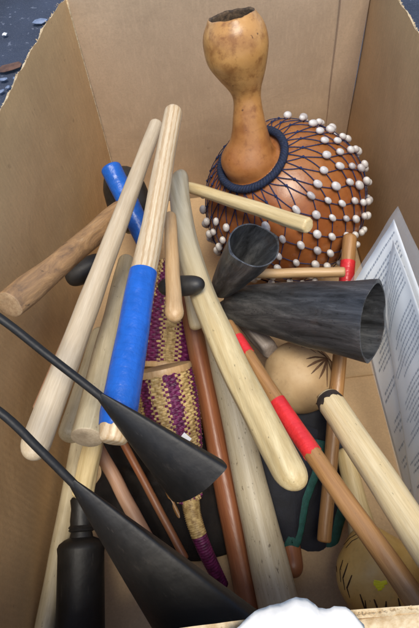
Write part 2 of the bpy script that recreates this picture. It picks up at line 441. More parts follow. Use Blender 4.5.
# ------------------------------------------------------------------ sticks
STK = []
class Stick:
    def __init__(s, name, label, cat, a, b, wa, wb, mat, ea='round', eb='round', bend=(0, 0), wob=.03, seed=0, flat=1., emat=None, group=None, prof=None, parent=None, ridge=0, nr=40, skew=1.):
        s.skew = skew
        s.p0, s.p1 = at(*a), at(*b); s.L = (s.p1-s.p0).length
        s.r0, s.r1 = m2(wa/2, a[2]), m2(wb/2, b[2])
        s.bend = bend; s.wob = wob; s.seed = seed; s.flat = flat; s.prof = prof; s.ridge = ridge; s.nr = nr
        s.M = frame(s.p0, s.p1)
        vs = []; fs = []; mi = []
        prof_ = []      # (z, radius scale)
        def cap(kind, r, start):
            out = []
            if kind == 'round':
                for q in range(9):
                    a_ = (pi/2)*q/8; out.append((r*.75*(1-sin(a_)), max(.02, cos(a_)**.8)))
            elif kind == 'dome':
                for q in range(9):
                    a_ = (pi/2)*q/8; out.append((r*1.25*(1-sin(a_)), max(.02, cos(a_)**.9)))
            elif kind == 'soft':
                for q in range(7):
                    a_ = (pi/2)*q/6; out.append((r*.35*(1-sin(a_)), 1-.35+.35*cos(a_)))
                out.append((0, .02))
            else:
                out = [(r*.10, 1.), (r*.03, .985), (0, .94), (0.0, .5), (0., .02)]
            return out
        ca = cap(ea, s.r0, True); cb = cap(eb, s.r1, False)
        za, zb = ca[0][0], s.L-cb[0][0]
        prof_ = [(z, k) for z, k in ca[::-1]]
        K = nr
        prof_ += [(za+(zb-za)*i/K, 1.) for i in range(1, K)]
        prof_ += [(s.L-z, k) for z, k in cb]
        n = 36
        for z, k in prof_:
            c = s.center(z); 
            for j in range(n):
                vs.append(c + s.off(z, 2*pi*j/n)*k)
        nr_ = len(prof_)
        ncap = 3 if ea in ('flat', 'soft') else 0; ncb = 3 if eb in ('flat', 'soft') else 0
        for i in range(nr_-1):
            for j in range(n):
                a_ = i*n+j; b_ = i*n+(j+1) % n; fs.append((a_, b_, b_+n, a_+n))
                mi.append(1 if (ea == 'flat' and i < 3) or (eb == 'flat' and i >= nr_-4) else 0)
        fs.append(tuple(range(n))[::-1]); mi.append(1 if ea == 'flat' else 0)
        fs.append(tuple((nr_-1)*n+k for k in range(n))); mi.append(1 if eb == 'flat' else 0)
        me = meshdata(name, vs, fs, mi)
        s.o = link(name, me, [mat, emat or M_endp], parent, True, s.M)
        sharp(s.o, 48)
        if not parent:
            tag(s.o, label, cat, group)
        STK.append((label or name, s.p0, s.p1, s.r0, s.r1))
    def center(s, z):
        t = max(0, z/s.L); q_ = sin(pi*t**s.skew); return Vector((s.bend[0]*q_+.0006*noise.noise(Vector((t*4, s.seed, 1))), s.bend[1]*q_+.0008*noise.noise(Vector((t*4, s.seed, 5))), z))
    def rad(s, z):
        t = min(1, max(0, z/s.L)); r = s.r0+(s.r1-s.r0)*t
        if s.prof:
            for (t0, f0), (t1, f1) in zip(s.prof, s.prof[1:]):
                if t0 <= t <= t1:
                    q = (t-t0)/(t1-t0); q = q*q*(3-2*q); r *= f0+(f1-f0)*q; break
        return r
    def off(s, z, a, dr=0):
        r = s.rad(z)
        w = 1+s.wob*noise.noise(Vector((cos(a)*.8, sin(a)*.8, z*18+s.seed*3.1)))*1.6
        if s.ridge: w += s.ridge*noise.noise(Vector((cos(a)*2.6, sin(a)*2.6, z*6+s.seed)))
        return Vector((cos(a)*(r*w+dr), sin(a)*(r*w*s.flat+dr), 0))
    def sleeve(s, name, t0, t1, mat, dr=.0004, label=None, jag=0, closed=False):
        n = 36; K = max(6, int(40*(t1-t0))); vs = []; fs = []
        for i in range(-1, K+2):
            ii = min(K, max(0, i)); z = s.L*(t0+(t1-t0)*ii/K)
            for j in range(n):
                a = 2*pi*j/n
                zz = z
                if jag and ii == K: zz += jag*noise.noise(Vector((cos(a)*2.2, sin(a)*2.2, s.seed)))
                vs.append(s.center(zz)+s.off(zz, a, dr if i == ii else -.0006))
        for i in range(K+2):
            for j in range(n):
                a_ = i*n+j; b_ = i*n+(j+1) % n; fs.append((a_, b_, b_+n, a_+n))
        o = link(name, meshdata(name, vs, fs), mat, s.o, True); sharp(o, 50)
        if label: o['label'] = label
        return o

A = Stick('wooden_stick', 'long smooth pale dowel reaching from the back wall down to the lower black rod', 'stick', (157, 122, .735), (30, 460, .49), 13, 31, M_pale, 'round', 'dome', wob=.04, seed=1)
B = Stick('wrapped_stick', 'thick pine stick with its lower half wrapped in blue tape', 'stick', (174, 108, .655), (113, 443, .475), 18, 32, M_pine, 'round', 'soft', wob=.04, seed=2, emat=M_endp, prof=[(0, 1), (.42, 1.0), (.5, 1.06), (.93, 1.17), (1, .92)])
B.sleeve('tape_wrap', .57, .965, M_blue, .0007, jag=.004)
Cc = Stick('wooden_stick', 'thick greyish dowel with a flat sawn end just left of the blue tape', 'stick', (127, 258, .74), (87, 438, .53), 16, 33, M_greywood, 'round', 'flat', wob=.03, seed=3)
C2 = Stick('wooden_stick', 'pale rounded stick end peeking out behind the sawn dowel', 'stick', (104, 330, .70), (68, 441, .60), 22, 24, M_greywood, 'round', 'round', wob=.02, seed=4)
D_ = Stick('branch_stick', 'rough brown branch with a sawn end lying against the left wall', 'branch', (9, 305, .545), (122, 206, .73), 31, 17, M_branch, 'flat', 'round', wob=.10, seed=5, emat=M_end, ridge=.05, bend=(.002, .004), prof=[(0, .96), (.12, 1.02), (.5, 1.0), (.75, 1.08), (1, .9)])
E_ = Stick('wrapped_stick', 'short stick end fully covered in blue tape behind the long pale dowel', 'stick', (110, 166, .80), (152, 252, .79), 21, 22, M_blue, 'soft', 'round', wob=.02, seed=6)
F_ = Stick('wooden_stick', 'slim light tan stick with rounded end lying over the dark grey knob', 'stick', (170, 214, .655), (175, 321, .55), 12, 19, M_tan, 'round', 'dome', wob=.02, seed=7, prof=[(0, 1), (.84, .93), (.94, 1.03), (1, 1)])
H1 = Stick('wooden_stick', 'long speckled whitish dowel running under the bent club down to the front rim', 'stick', (212, 318, .75), (284, 628, .63), 22, 43, M_spot, 'dome', 'round', wob=.025, seed=8)
H2 = Stick('wooden_stick', 'pale bent club from the beaded gourd to a blunt end beside the red taped stick', 'stick', (180, 172, .74), (299, 490, .49), 19, 36, M_club, 'dome', 'dome', wob=.035, seed=9, ridge=.11, prof=[(0, 1), (.25, 1.0), (.55, 1.06), (.8, 1.), (1, .95)], bend=(-.010, .025), nr=70, skew=.78)
H3 = Stick('wooden_stick', 'thin yellow stick end showing between the slim tan stick and the bent club', 'stick', (180, 250, .735), (197, 330, .72), 10, 13, M_yel2, 'round', 'round', wob=.03, seed=39)
I_ = Stick('wooden_stick', 'thick reddish brown stick under the slim tan one, beside the woven basket', 'stick', (180, 262, .80), (251, 612, .665), 22, 33, M_red, 'round', 'soft', wob=.04, seed=10, flat=.8)
J_ = Stick('wrapped_stick', 'long brown stick banded with two pieces of red tape', 'stick', (226, 322, .652), (428, 617, .455), 13, 25, M_brown, 'round', 'round', wob=.05, seed=11, bend=(.002, .003))
J_.sleeve('red_tape_band', .076, .150, M_redt, .0005, jag=.004)
J_.sleeve('red_tape_band', .34, .53, M_redt, .0006, jag=.005)
K_ = Stick('wooden_stick', 'pale yellow stick with a dark stained tip pointing at the tan gourd', 'stick', (326, 396, .61), (455, 590, .43), 27, 38, M_yel2, 'soft', 'round', wob=.03, seed=12, prof=[(0, .85), (.07, 1), (1, 1)], ridge=.03)
K_.sleeve('dark_stained_tip', .022, .062, M_dark, .0004, jag=.012)
L_ = Stick('wooden_stick', 'thin square cut pale stick lying across the beaded gourd', 'stick', (188, 187, .78), (309, 226, .63), 11, 16, M_yel, 'soft', 'soft', wob=.04, seed=13, ridge=.10, bend=(.002, 0))
Mm = Stick('wooden_stick', 'pale stick lying level behind the two grey iron bells', 'stick', (243, 274, .72), (345, 272, .70), 14, 15, M_tan, 'soft', 'soft', wob=.03, seed=14, flat=.7)
N_ = Stick('wrapped_stick', 'brown stick with red tape near its top, standing behind the large iron bell', 'stick', (350, 234, .745), (324, 542, .655), 14, 14, M_brown, 'round', 'soft', wob=.03, seed=15)
N_.sleeve('red_tape_band', .10, .19, M_redt, .0005, jag=.004)
T_ = Stick('wooden_stick', 'short barkless yellowish stick below the sawn dowel end', 'stick', (98, 420, .66), (82, 498, .61), 19, 21, M_yel, 'soft', 'soft', wob=.12, seed=16, ridge=.10)
U_ = Stick('wooden_stick', 'shaded tan dowel standing in the front left corner of the box', 'stick', (82, 425, .765), (42, 650, .60), 15, 23, M_greywood, 'round', 'soft', wob=.02, seed=17)
V_ = Stick('wooden_stick', 'thin pinkish brown stick half hidden left of the long pale dowel', 'stick', (93, 280, .71), (38, 410, .605), 10, 12, M_pink, 'round', 'soft', wob=.03, seed=18)
W_ = Stick('wooden_stick', 'thin pinkish stick between the two black bells, nearest the sawn dowel', 'stick', (94, 440, .70), (150, 545, .66), 13, 15, M_pink, 'round', 'round', wob=.03, seed=19)
W2 = Stick('wooden_stick', 'thin dark reddish stick between the two black bells', 'stick', (122, 440, .72), (186, 560, .67), 8, 8, M_red, 'round', 'round', wob=.03, seed=20)
W3 = Stick('wooden_stick', 'thinnest coppery stick beside the wrapped basket handle', 'stick', (148, 450, .74), (186, 530, .71), 5, 5, M_brown, 'round', 'round', wob=.03, seed=21)
Y_ = Stick('wooden_stick', 'short dark copper coloured stick end beside the speckled dowel, near the bag', 'stick', (285, 512, .725), (295, 578, .678), 19, 21, M_red, 'round', 'dome', wob=.03, seed=22)
G_ = Stick('wooden_wedge', 'weathered grey piece of wood between the tan gourd and the large bell', 'wood piece', (236, 312, .775), (272, 352, .725), 26, 30, M_grey, 'soft', 'soft', wob=.12, seed=23, ridge=.15, flat=.6)

# dark knobs added to stand in for dark areas between the sticks
def knob(name, label, cat, c, axis, rx, rz, mat, seed=0, group=None):
    bm = bmesh.new(); bmesh.ops.create_uvsphere(bm, u_segments=40, v_segments=24, radius=1)
    for v in bm.verts:
        z = v.co.z; k = (1-abs(z)**2.6)**(1/2.6) / max(1e-5, sqrt(max(0, 1-z*z))) if abs(z) < .9999 else 1
        v.co.x *= k*rx; v.co.y *= k*rx; v.co.z = z*rz
        v.co *= 1+.03*noise.noise(v.co*60+Vector((seed, 0, 0)))
    me = bpy.data.meshes.new(name); bm.to_mesh(me); bm.free()
    return tag(link(name, me, mat, None, True, frame(c, c+axis)), label, cat, group)
knob('stand_in_knob', 'dark grey rounded stand-in for the dark spot under the slim tan stick', 'stand_in', at(181, 286, .618), at(205, 284, .61)-at(155, 288, .64), m2(10.5, .62), m2(25.5, .62), M_standin)
knob('stand_in_knob', 'dark rounded stand-in for the dark area behind the branch and the long pale dowel', 'stand_in', at(86, 270, .735), at(115, 250, .76)-at(70, 275, .76), m2(12, .74), m2(22, .74), M_standin, 3)
knob('stand_in_knob', 'large black rounded stand-in for the dark area behind the blue taped stick end', 'stand_in', at(128, 200, .86), at(135, 220, .86)-at(120, 175, .86), m2(22, .85), m2(34, .85), M_standin, 5)

# ------------------------------------------------------------------ shekere
def shekere():
    Cn = at(284, 203, .832); R = .1215
    root = empty('shekere', Vector((Cn.x, Cn.y, Cn.z-R)), 'round orange gourd rattle netted with navy cord and white beads', 'gourd rattle')
    # body pole direction = neck direction at the shoulder
    B0 = at(253, 160, .745)
    n = (B0-Cn).normalized()
    mid = Cn + n*R*.6
    path = [(Cn-n*R*1.0, .001)]
    # sphere part rings
    key = []
    for i in range(1, 30):
        a = pi - (pi-radians(20.5))*i/29
        key.append((Cn+n*R*cos(a), R*sin(a), n))
    P4 = at(237, 47, .655); vv_ = (CAM-P4).normalized(); ww = (CU*cos(.17)-CR*sin(.17)); ww = (ww-vv_*ww.dot(vv_)).normalized(); tt_ = vv_*.23+ww*.973
    P5 = P4+tt_*m2(17, .65); P6 = P4+tt_*m2(29, .648)
    ctrl = [(key[-1][0], key[-1][1]), (Cn+n*R*1.03, m2(27.5, .74)), (at(250.5, 139, .722), m2(20.5, .72)), (at(248.5, 117, .705), m2(16.4, .70)), (at(247, 94, .690), m2(15.6, .69)), (at(243, 73, .675), m2(25.5, .673)), (P4-tt_*m2(9, .65), m2(32.2, .66)), (P4+tt_*m2(4, .65), m2(33.5, .655)), (P5, m2(31.5, .65)), (P6, m2(24.5, .648))]
    sp = []
    def cr(a, b, c, d, t): return ((b*2)+(c-a)*t+(a*2-b*5+c*4-d)*t*t+(b*3-a-c*3+d)*t*t*t)*.5
    pts = [key[-2][:2]]+ctrl+[(P6+(P6-P5)*.6, m2(20, .66))]
    for i in range(1, len(pts)-2):
        for q in range(8 if i < len(pts)-3 else 9):
            t = q/8; sp.append((cr(pts[i-1][0], pts[i][0], pts[i+1][0], pts[i+2][0], t), cr(pts[i-1][1], pts[i][1], pts[i+1][1], pts[i+2][1], t)))
    rings = [(c, r) for c, r, _ in key[:-1]]+sp
    # rim + inside
    top = rings[-1]; 
    inner = [(top[0]+(P6-P5).normalized()*.001, top[1]-.0018), (top[0]-(P6-P5)*.1, top[1]-.004), (P5, m2(26, .66)), (P4, m2(25, .66)), (P4-(P5-P4)*.6, m2(15, .66))]
    no = len(rings); rings = rings+inner
    N = 72; vs = []; fs = []; mi = []
    cen = [c for c, _ in rings]
    x = n.cross(Vector((1, 0, 0))).normalized()
    tans = []
    for i, (c, r) in enumerate(rings):
        if i < no:
            a_, b_ = cen[max(0, i-1)], cen[min(no-1, i+1)]; t = (b_-a_).normalized() if (b_-a_).length > 1e-6 else t
        else: t = (P6-P5).normalized()
        if i < 28: t = n
        tans.append(t)
    for _ in range(60):
        tans = [tans[i] if i < 28 or i >= no-1 else (tans[i-1]+tans[i]*2+tans[i+1]).normalized() for i in range(len(tans))]
    for i, (c, r) in enumerate(rings):
        t = tans[i]
        x = (x-t*x.dot(t)).normalized(); y = t.cross(x)
        for k in range(N):
            an = 2*pi*k/N; p = c + x*cos(an)*r + y*sin(an)*r
            d = noise.noise(p*9)*.0035 + noise.noise(p*30)*.0006
            p = p + (p-c).normalized()*d if i < no else p
            if i >= no-3 and i <= no+1: p = p + t*(.0016*noise.noise(Vector((cos(an)*2, sin(an)*2, 3)))+.0006*noise.noise(Vector((cos(an)*7, sin(an)*7, 5))))
            vs.append(p)
    for i in range(len(rings)-1):
        for k in range(N):
            a = i*N+k; b = i*N+(k+1) % N; fs.append((a, b, b+N, a+N)); mi.append(0 if i < no else 1)
    fs.append(tuple(range(N))[::-1]); mi.append(0); fs.append(tuple((len(rings)-1)*N+k for k in range(N))); mi.append(1)
    o = link('gourd_body', meshdata('gourd_body', [v-root.location for v in vs], fs, mi), [M_gourd, M_gin], root)
    # polar frame round n
    ex = (CR-n*CR.dot(n)).normalized(); ey = n.cross(ex)
    def onS(th, ph, h=0.):
        d = n*cos(th)+(ex*cos(ph)+ey*sin(ph))*sin(th)
        p = Cn+d*R; p = p + d*(noise.noise(p*9)*.0035)
        return p + d*h
    # collar: three twisted strands, drooping to the front
    V = []; F = []
    for st in range(3):
        pts = []; T = 240
        for i in range(T+1):
            ph = 2*pi*i/T; th = radians(21.8+2.0*(-sin(ph-.35)))
            w = ph*26+st*2*pi/3
            base = onS(th, ph, .0052); d = (base-Cn).normalized(); tt = (onS(th, ph+.01, .005)-base).normalized(); sdir = d.cross(tt)
            pts.append(base+d*cos(w)*.0030+sdir*sin(w)*.0032)
        vv, ff = tubegeo(pts, [.0030+.0006*noise.noise(Vector((q*.25, st, 0))) for q in range(len(pts))], 7, True, len(V)); V += vv; F += ff
    child('braided_collar', meshdata('braided_collar', V, F), M_collar, root)
    # netting and beads
    NC = 27; rows = [radians(a) for a in (35, 51, 61, 71, 80.5, 90, 99.5, 109, 118)]
    rnd = random.Random(4)
    jit = {}
    def node(r, c):
        c2 = (c + (.5 if r % 2 else 0)); key_ = (r, c % NC)
        if key_ not in jit: jit[key_] = (rnd.uniform(-.03, .03), rnd.uniform(-.02, .02))
        j = jit[key_]; return rows[r]+j[1]*(.6 if r else 1), 2*pi*c2/NC + j[0]
    V = []; F = []
    def cordline(a, b, h0=.0016, h1=.0016, rr=.00065):
        nn = 7; pts = []
        pa = (a[0], a[1]); pb = (b[0], b[1])
        for i in range(nn+1):
            t = i/nn; pts.append(onS(pa[0]+(pb[0]-pa[0])*t, pa[1]+(pb[1]-pa[1])*t, h0+(h1-h0)*t))
        vv, ff = tubegeo(pts, rr, 5, False, len(V)); V.extend(vv); F.extend(ff)
    for c in range(NC):
        ph0 = 2*pi*c/NC
        a0 = (radians(22.5+2*(-sin(ph0-.35))), ph0)
        for dc in (0, -1):
            nd = node(0, c)
            cordline((a0[0], ph0+dc*2*pi/NC*1.5+.1), nd) if dc else cordline(a0, nd)
    def wrap(c): return c
    for r in range(len(rows)-1):
        for c in range(NC):
            a = node(r, c)
            if r % 2 == 0: nb = [(r+1, c), (r+1, c-1)]
            else: nb = [(r+1, c), (r+1, c+1)]
            for q in nb:
                b = node(q[0], q[1]); 
                bph = b[1] 
                cordline(a, (b[0], bph), .0016 if r else .0014, .0016)
    # bottom gather
    for c in range(NC): cordline(node(len(rows)-1, c), (radians(165), 2*pi*c/NC), .0016, .0016)
    # knots at nodes
    for r in range(len(rows)):
        for c in range(NC):
            th, ph = node(r, c); p = onS(th, ph, .0018); dth = (onS(th+.02, ph, .0018)-p)
            vv, ff = tubegeo([p-dth*.7, p-dth*.3, p+dth*.3, p+dth*.7], [.0008, .0019, .0019, .0008], 6, True, len(V)); V += vv; F += ff
    child('cord_netting', meshdata('cord_netting', V, F), M_cord, root)
    # beads: threaded just above each knot
    bm = bmesh.new(); bmesh.ops.create_uvsphere(bm, u_segments=18, v_segments=12, radius=.0052)
    for v in bm.verts: v.co.z *= 1.42; v.co.z = max(-.0069, min(.0069, v.co.z))
    bme = bpy.data.meshes.new('bead'); bm.to_mesh(bme); bm.free(); bme.materials.append(M_bead)
    for p in bme.polygons: p.use_smooth = True
    cands = []
    for r in range(1, len(rows)):
        for c in range(NC):
            th, ph = node(r, c)
            p = onS(th-.035, ph, .0058); d = (p-Cn).normalized()
            vis = d.dot((CAM-p).normalized())
            if d.dot(CR) < -.50 and d.dot(CU) > -.25 and rnd.random() < .8: continue
            if d.dot(CR) < -.08 and d.dot(CU) > .45: continue
            cands.append((vis, p, (onS(th+.03, ph, .0058)-p).normalized(), d))
    cands.sort(key=lambda q: -q[0])
    rest = bmesh.new()
    for i, (vis, p, ax, d) in enumerate(cands):
        x = d.cross(ax).normalized(); y = ax.cross(x); sc = rnd.uniform(.80, 1.08)
        M = Matrix(((x.x, y.x, ax.x, p.x), (x.y, y.y, ax.y, p.y), (x.z, y.z, ax.z, p.z), (0, 0, 0, 1))) @ Matrix.Diagonal((sc*rnd.uniform(.92, 1.05), sc, sc*rnd.uniform(.9, 1.1), 1))
        if i < 100:
            b = bpy.data.objects.new('bead', bme); COL.objects.link(b); b.parent = root
            b.matrix_basis = M; b.matrix_parent_inverse = Matrix.Translation(-root.location)
        else:
            k = len(rest.verts); rest.from_mesh(bme); rest.verts.ensure_lookup_table()
            for v in rest.verts[k:]: v.co = M @ v.co
    me = bpy.data.meshes.new('bead'); rest.to_mesh(me); rest.free()
    for p in me.polygons: p.use_smooth = True
    o = child('far_side_beads', me, M_bead, root); o['kind'] = 'stuff'
shekere()

# ------------------------------------------------------------------ bells
def bellgeo(p0, p1, hint, a0, a1, bfr, th=.0016, flange=.10, t0=0., flare=0., power=1., shoulder=True, N=72, K=26, mouthcurve=0., bump=.0):
    """flattened cone: half-width a along hint, half-depth bfr*a; open at p1"""
    M = frame(p0, p1, hint); L = (p1-p0).length; vs = []; fs = []
    def sec(t, inset):
        a = a0+(a1-a0)*(t**power) + flare*a1*max(0, (t-.85)/.15)**2
        out = []
        for k in range(N):
            an = 2*pi*k/N; an = an + .28*sin(2*an+pi)*.8 if False else an
            c, s_ = cos(an), sin(an)
            aa = a-inset; bb = a*bfr-inset
            x = aa*c + flange*a*(abs(c)**14)*(1 if c > 0 else -1)*(0 if inset else 1); y = bb*s_*(abs(s_)**.12)
            q = 1+bump*noise.noise(Vector((c*1.5, s_*1.5, t*4)))
            z = t*L + mouthcurve*(t > .99)*abs(c)**2
            out.append(Vector((x*q, y*q, z)))
        return out
    rings = []
    if shoulder:
        for q in (.02, .5, .8, .95): rings.append([Vector((v.x*q, v.y*q, v.z-(1-(1-(1-q)**2)**.5)*0-(.35*a0*(sqrt(1-q*q))-0)*-0 - .0)) + Vector((0, 0, -.45*a0*sqrt(max(0, 1-q*q))+.0)) for v in sec(0, 0)])
    for i in range(K+1): rings.append(sec(i/K, 0))
    for i in range(K, 0, -1): rings.append([v + Vector((0, 0, 0)) for v in sec(i/K, th)])
    rings.append([v*1 for v in [Vector((w.x*.02, w.y*.02, L*.06)) for w in sec(0, 0)]])
    for r in rings: vs += [M @ v for v in r]
    for i in range(len(rings)-1):
        for k in range(N):
            a = i*N+k; b = i*N+(k+1) % N; fs.append((a, b, b+N, a+N))
    fs.append(tuple(range(N))[::-1]); fs.append(tuple((len(rings)-1)*N+k for k in range(N)))
    return vs, fs
def bellpart(name, root, mat, *a, **k):
    vs, fs = bellgeo(*a, **k); M = frame(a[0], a[1], a[2]); Mi = M.inverted()
    me = meshdata(name, [Mi @ Vector(v) for v in vs], fs)
    o = link(name, me, mat, root); o.matrix_basis = M; o.matrix_parent_inverse = Matrix.Translation(-root.location); sharp(o, 40); return o
def rodpart(name, root, mat, pts, rad, n=14):
    vs, fs = tubegeo(pts, rad, n); return child(name, meshdata(name, vs, fs), mat, root)
def bez(pts, n=12):
    out = []
    P = [pts[0]*2-pts[1]]+list(pts)+[pts[-1]*2-pts[-2]]
    for i in range(1, len(P)-2):
        for q in range(n):
            t = q/n; a, b, c, d = P[i-1:i+3]
            out.append(((b*2)+(c-a)*t+(a*2-b*5+c*4-d)*t*t+(b*3-a-c*3+d)*t*t*t)*.5)
    out.append(pts[-1]); return out

# grey iron double bell
g0 = at(222, 306, .70)
iron = empty('iron_double_bell', g0, 'dull grey forged iron double bell, one large and one small cone', 'bell')
big1 = at(373, 322, .585); big0 = at(231, 304, .74)
bellpart('large_bell', iron, M_iron, big0, big1, at(379, 281, .585)-at(370, 363, .585), m2(15, .735), m2(39.5, .585), .62, flange=.07, power=.62, bump=.05)
sm1 = at(254, 245, .63); sm0 = at(221, 290, .72)
bellpart('small_bell', iron, M_iron, sm0, sm1, at(279, 232, .63)-at(235, 259, .63), m2(10, .72), m2(29, .63), .88, flange=.07, power=.62, bump=.04)
rodpart('handle', iron, M_iron, bez([at(246, 304, .725), at(232, 302, .735), at(222, 306, .75), at(214, 318, .76)], 6), .006)

# black painted agogo bells joined by a bent rod beyond the left rim
a1s, a1e = at(100, 396, .452), at(196, 480, .475)
a2s, a2e = at(72, 482, .430), at(222, 645, .47)
ag = empty('agogo_bells', at(30, 380, .45), 'pair of long matt black cone bells on thin rods in the lower left', 'bell')
def bl(start, end, wa, wb, D0, D1, updir, name='bell'):
    ax = (end-start).normalized(); v = updir-ax*updir.dot(ax); v.normalize(); out = (CAM-end).normalized(); out = (out-ax*out.dot(ax)).normalized()
    h = (v*cos(radians(52))+out*sin(radians(52)))
    return bellpart(name, ag, M_black, start, end, h, m2(wa, D0), m2(wb, D1), .58, flange=.13, power=.95, th=.0014, flare=.0)
upd = at(110, 380, .45)-at(100, 396, .45)
bl(a1s, a1e, 5.5, 43, .452, .475, upd)
bl(a2s, a2e, 5.5, 68, .43, .47, upd)
U1 = [at(112, 407, .456), a1s, at(50, 357, .447), at(0, 318, .44), at(-50, 288, .435), at(-92, 300, .43), at(-98, 345, .425), at(-60, 375, .42), at(0, 412, .42), at(40, 450, .425), a2s, at(84, 494, .433)]
rodpart('rod', ag, M_black, bez(U1, 8), .0036)

# black bottle-shaped bell at bottom left
z0, z1 = at(80, 655, .60), at(82, 497, .655)
zb = empty('black_bell', z0, 'black bell with a narrow neck standing at the bottom left between dowels', 'bell')
def lathe(name, root, mat, p0, p1, prof, N=48, wob=.03):
    M = frame(p0, p1); vs = []; fs = []; L = (p1-p0).length
    for t, r in prof:
        for k in range(N):
            a = 2*pi*k/N; rr = r*(1+wob*noise.noise(Vector((cos(a), sin(a), t*5)))); vs.append(M @ Vector((rr*cos(a), rr*sin(a), t*L)))
    for i in range(len(prof)-1):
        for k in range(N):
            a = i*N+k; b = i*N+(k+1) % N; fs.append((a, b, b+N, a+N))
    fs.append(tuple(range(N))[::-1]); fs.append(tuple((len(prof)-1)*N+k for k in range(N)))
    Mi = M.inverted(); o = link(name, meshdata(name, [Mi @ Vector(v) for v in vs], fs), mat, root); o.matrix_basis = M
    o.matrix_parent_inverse = Matrix.Translation(-root.location); sharp(o, 45); return o
rb = m2(24.5, .61)
lathe('bell_body', zb, M_black, z0, z1, [(0, rb*.9), (.01, rb*.98), (.05, rb), (.62, rb*.97), (.655, rb*1.0), (.665, rb*1.0), (.69, rb*.93), (.715, rb*.72), (.73, rb*.5), (.76, rb*.46)])
lathe('neck', zb, M_black, z0, z1, [(.75, rb*.44), (.78, rb*.47), (.84, rb*.50), (.92, rb*.46), (.98, rb*.50), (1., rb*.42), (1.0, .001)])
lathe('cord_tie', zb, M_black, z0, z1, [(.765, rb*.49), (.775, rb*.56), (.785, rb*.52), (.795, rb*.57), (.81, rb*.49)])

# ------------------------------------------------------------------ woven basket rattles
def caxixi(label, c0, c1, w0, w1, handle, D0, D1, seed, tagwhite=False, ncol=10):
    p0, p1 = at(*c0), at(*c1); root = empty('caxixi', p0, label, 'basket rattle', 'woven basket rattles')
    M = frame(p0, p1); L = (p1-p0).length; R0, R1 = m2(w0/2, D0), m2(w1/2, D1)
    rows = 50; N = 168; NS = 42
    vs = []; fs = []; mi = []
    def R(t): return (R0+(R1-R0)*t**1.8)*(1+.06*sin(pi*min(1, t*1.3)))
    sub = 4
    TOT = rows*sub
    for i in range(TOT+1):
        t = i/TOT; row = int(i/sub); ph = (i/sub-row)
        for k in range(N):
            a = 2*pi*k/N; par = 1 if row % 2 else -1
            rr = R(t)+.0011*sin(pi*ph)*1.2 + .0010*par*cos(NS*a/2*1.)+.0014*noise.noise(Vector((cos(a)*5, sin(a)*5, row*3.3+seed)))
            vs.append(Vector((rr*cos(a), rr*sin(a), L*t)))
    def col_(k, N): return round(k/N*ncol)*3.7
    for i in range(TOT):
        row = i//sub; par = row % 2
        for k in range(N):
            a = i*N+k; b = i*N+(k+1) % N; fs.append((a, b, b+N, a+N))
            u = (k/N*ncol+seed*.13) ; jit_ = .16*(1 if par else -1)+.22*noise.noise(Vector((row*1.7, seed, col_(k, N))))
            col = int(math.floor(u+jit_*(1 if (u % 1) > .5 else -1))) % 2
            mi.append(col)
    Mi = M
    o = link('woven_basket', fixn(meshdata('woven_basket', vs, fs, mi)), [M_cream, M_purple], root, True); o.matrix_basis = M; o.matrix_parent_inverse = Matrix.Translation(-root.location)
    # gourd disc and rim at base
    d = lathe('base_rim', root, M_tan, p0-(p1-p0)*.04, p1, [(0, R0*.2), (0, R0*.96), (.004, R0*1.04), (.03, R0*1.07), (.05, R0*1.05), (.055, R0*.9)])
    # wrapped handle
    h = [at(*q) for q in handle]; pts = bez(h, 14); n = len(pts); V = []; F = []; mi = []
    rr = m2(8, D1)
    rad = [rr*(1.15-.35*i/n) * (1+.10*(i % 2)) for i in range(n)]
    dense = []
    for i in range(n-1):
        for q in range(3): dense.append(pts[i]+(pts[i+1]-pts[i])*q/3)
    dense.append(pts[-1]); rad = [rr*(1.1-.3*i/len(dense))*(1+.10*sin(i*2.1)) for i in range(len(dense))]
    V, F = tubegeo(dense, rad, 12)
    mi = [0 if (f[0]//12)/len(dense) < .5 else 1 for f in F]
    ob = child('handle', meshdata('handle', V, F, mi), [M_cream, M_purple], root)
    if tagwhite:
        c = at(186, 438, D0-.052); q = frame(c, at(186, 438, D0-.2)); w, hh = .0055, .0035
        me = meshdata('tag', [(-hh, -w, 0), (hh, -w, 0), (hh, w, .0008), (-hh, w, .0004), (-hh, -w, -.0006), (hh, -w, -.0006), (hh, w, .0002), (-hh, w, -.0002)], [(0, 1, 2, 3), (4, 7, 6, 5), (0, 4, 5, 1), (1, 5, 6, 2), (2, 6, 7, 3), (3, 7, 4, 0)])
        o = link('paper_tag', me, M_white, root, False); o.matrix_basis = q @ Matrix.Rotation(-.5, 4, 'Z'); o.matrix_parent_inverse = Matrix.Translation(-root.location)
    return root
caxixi('purple and cream woven basket rattle, its wooden rim below the darker one', (163, 372, .665), (190, 500, .665), 56, 22, [(190, 498, .66), (194, 520, .65), (205, 550, .65), (222, 585, .67)], .665, .665, 1, True, 12)
caxixi('shaded woven basket rattle behind the blue tape and the tan stick', (166, 366, .80), (173, 262, .83), 62, 26, [(172, 264, .83), (176, 250, .83), (178, 235, .84), (176, 225, .85)], .80, .83, 2, False, 12)

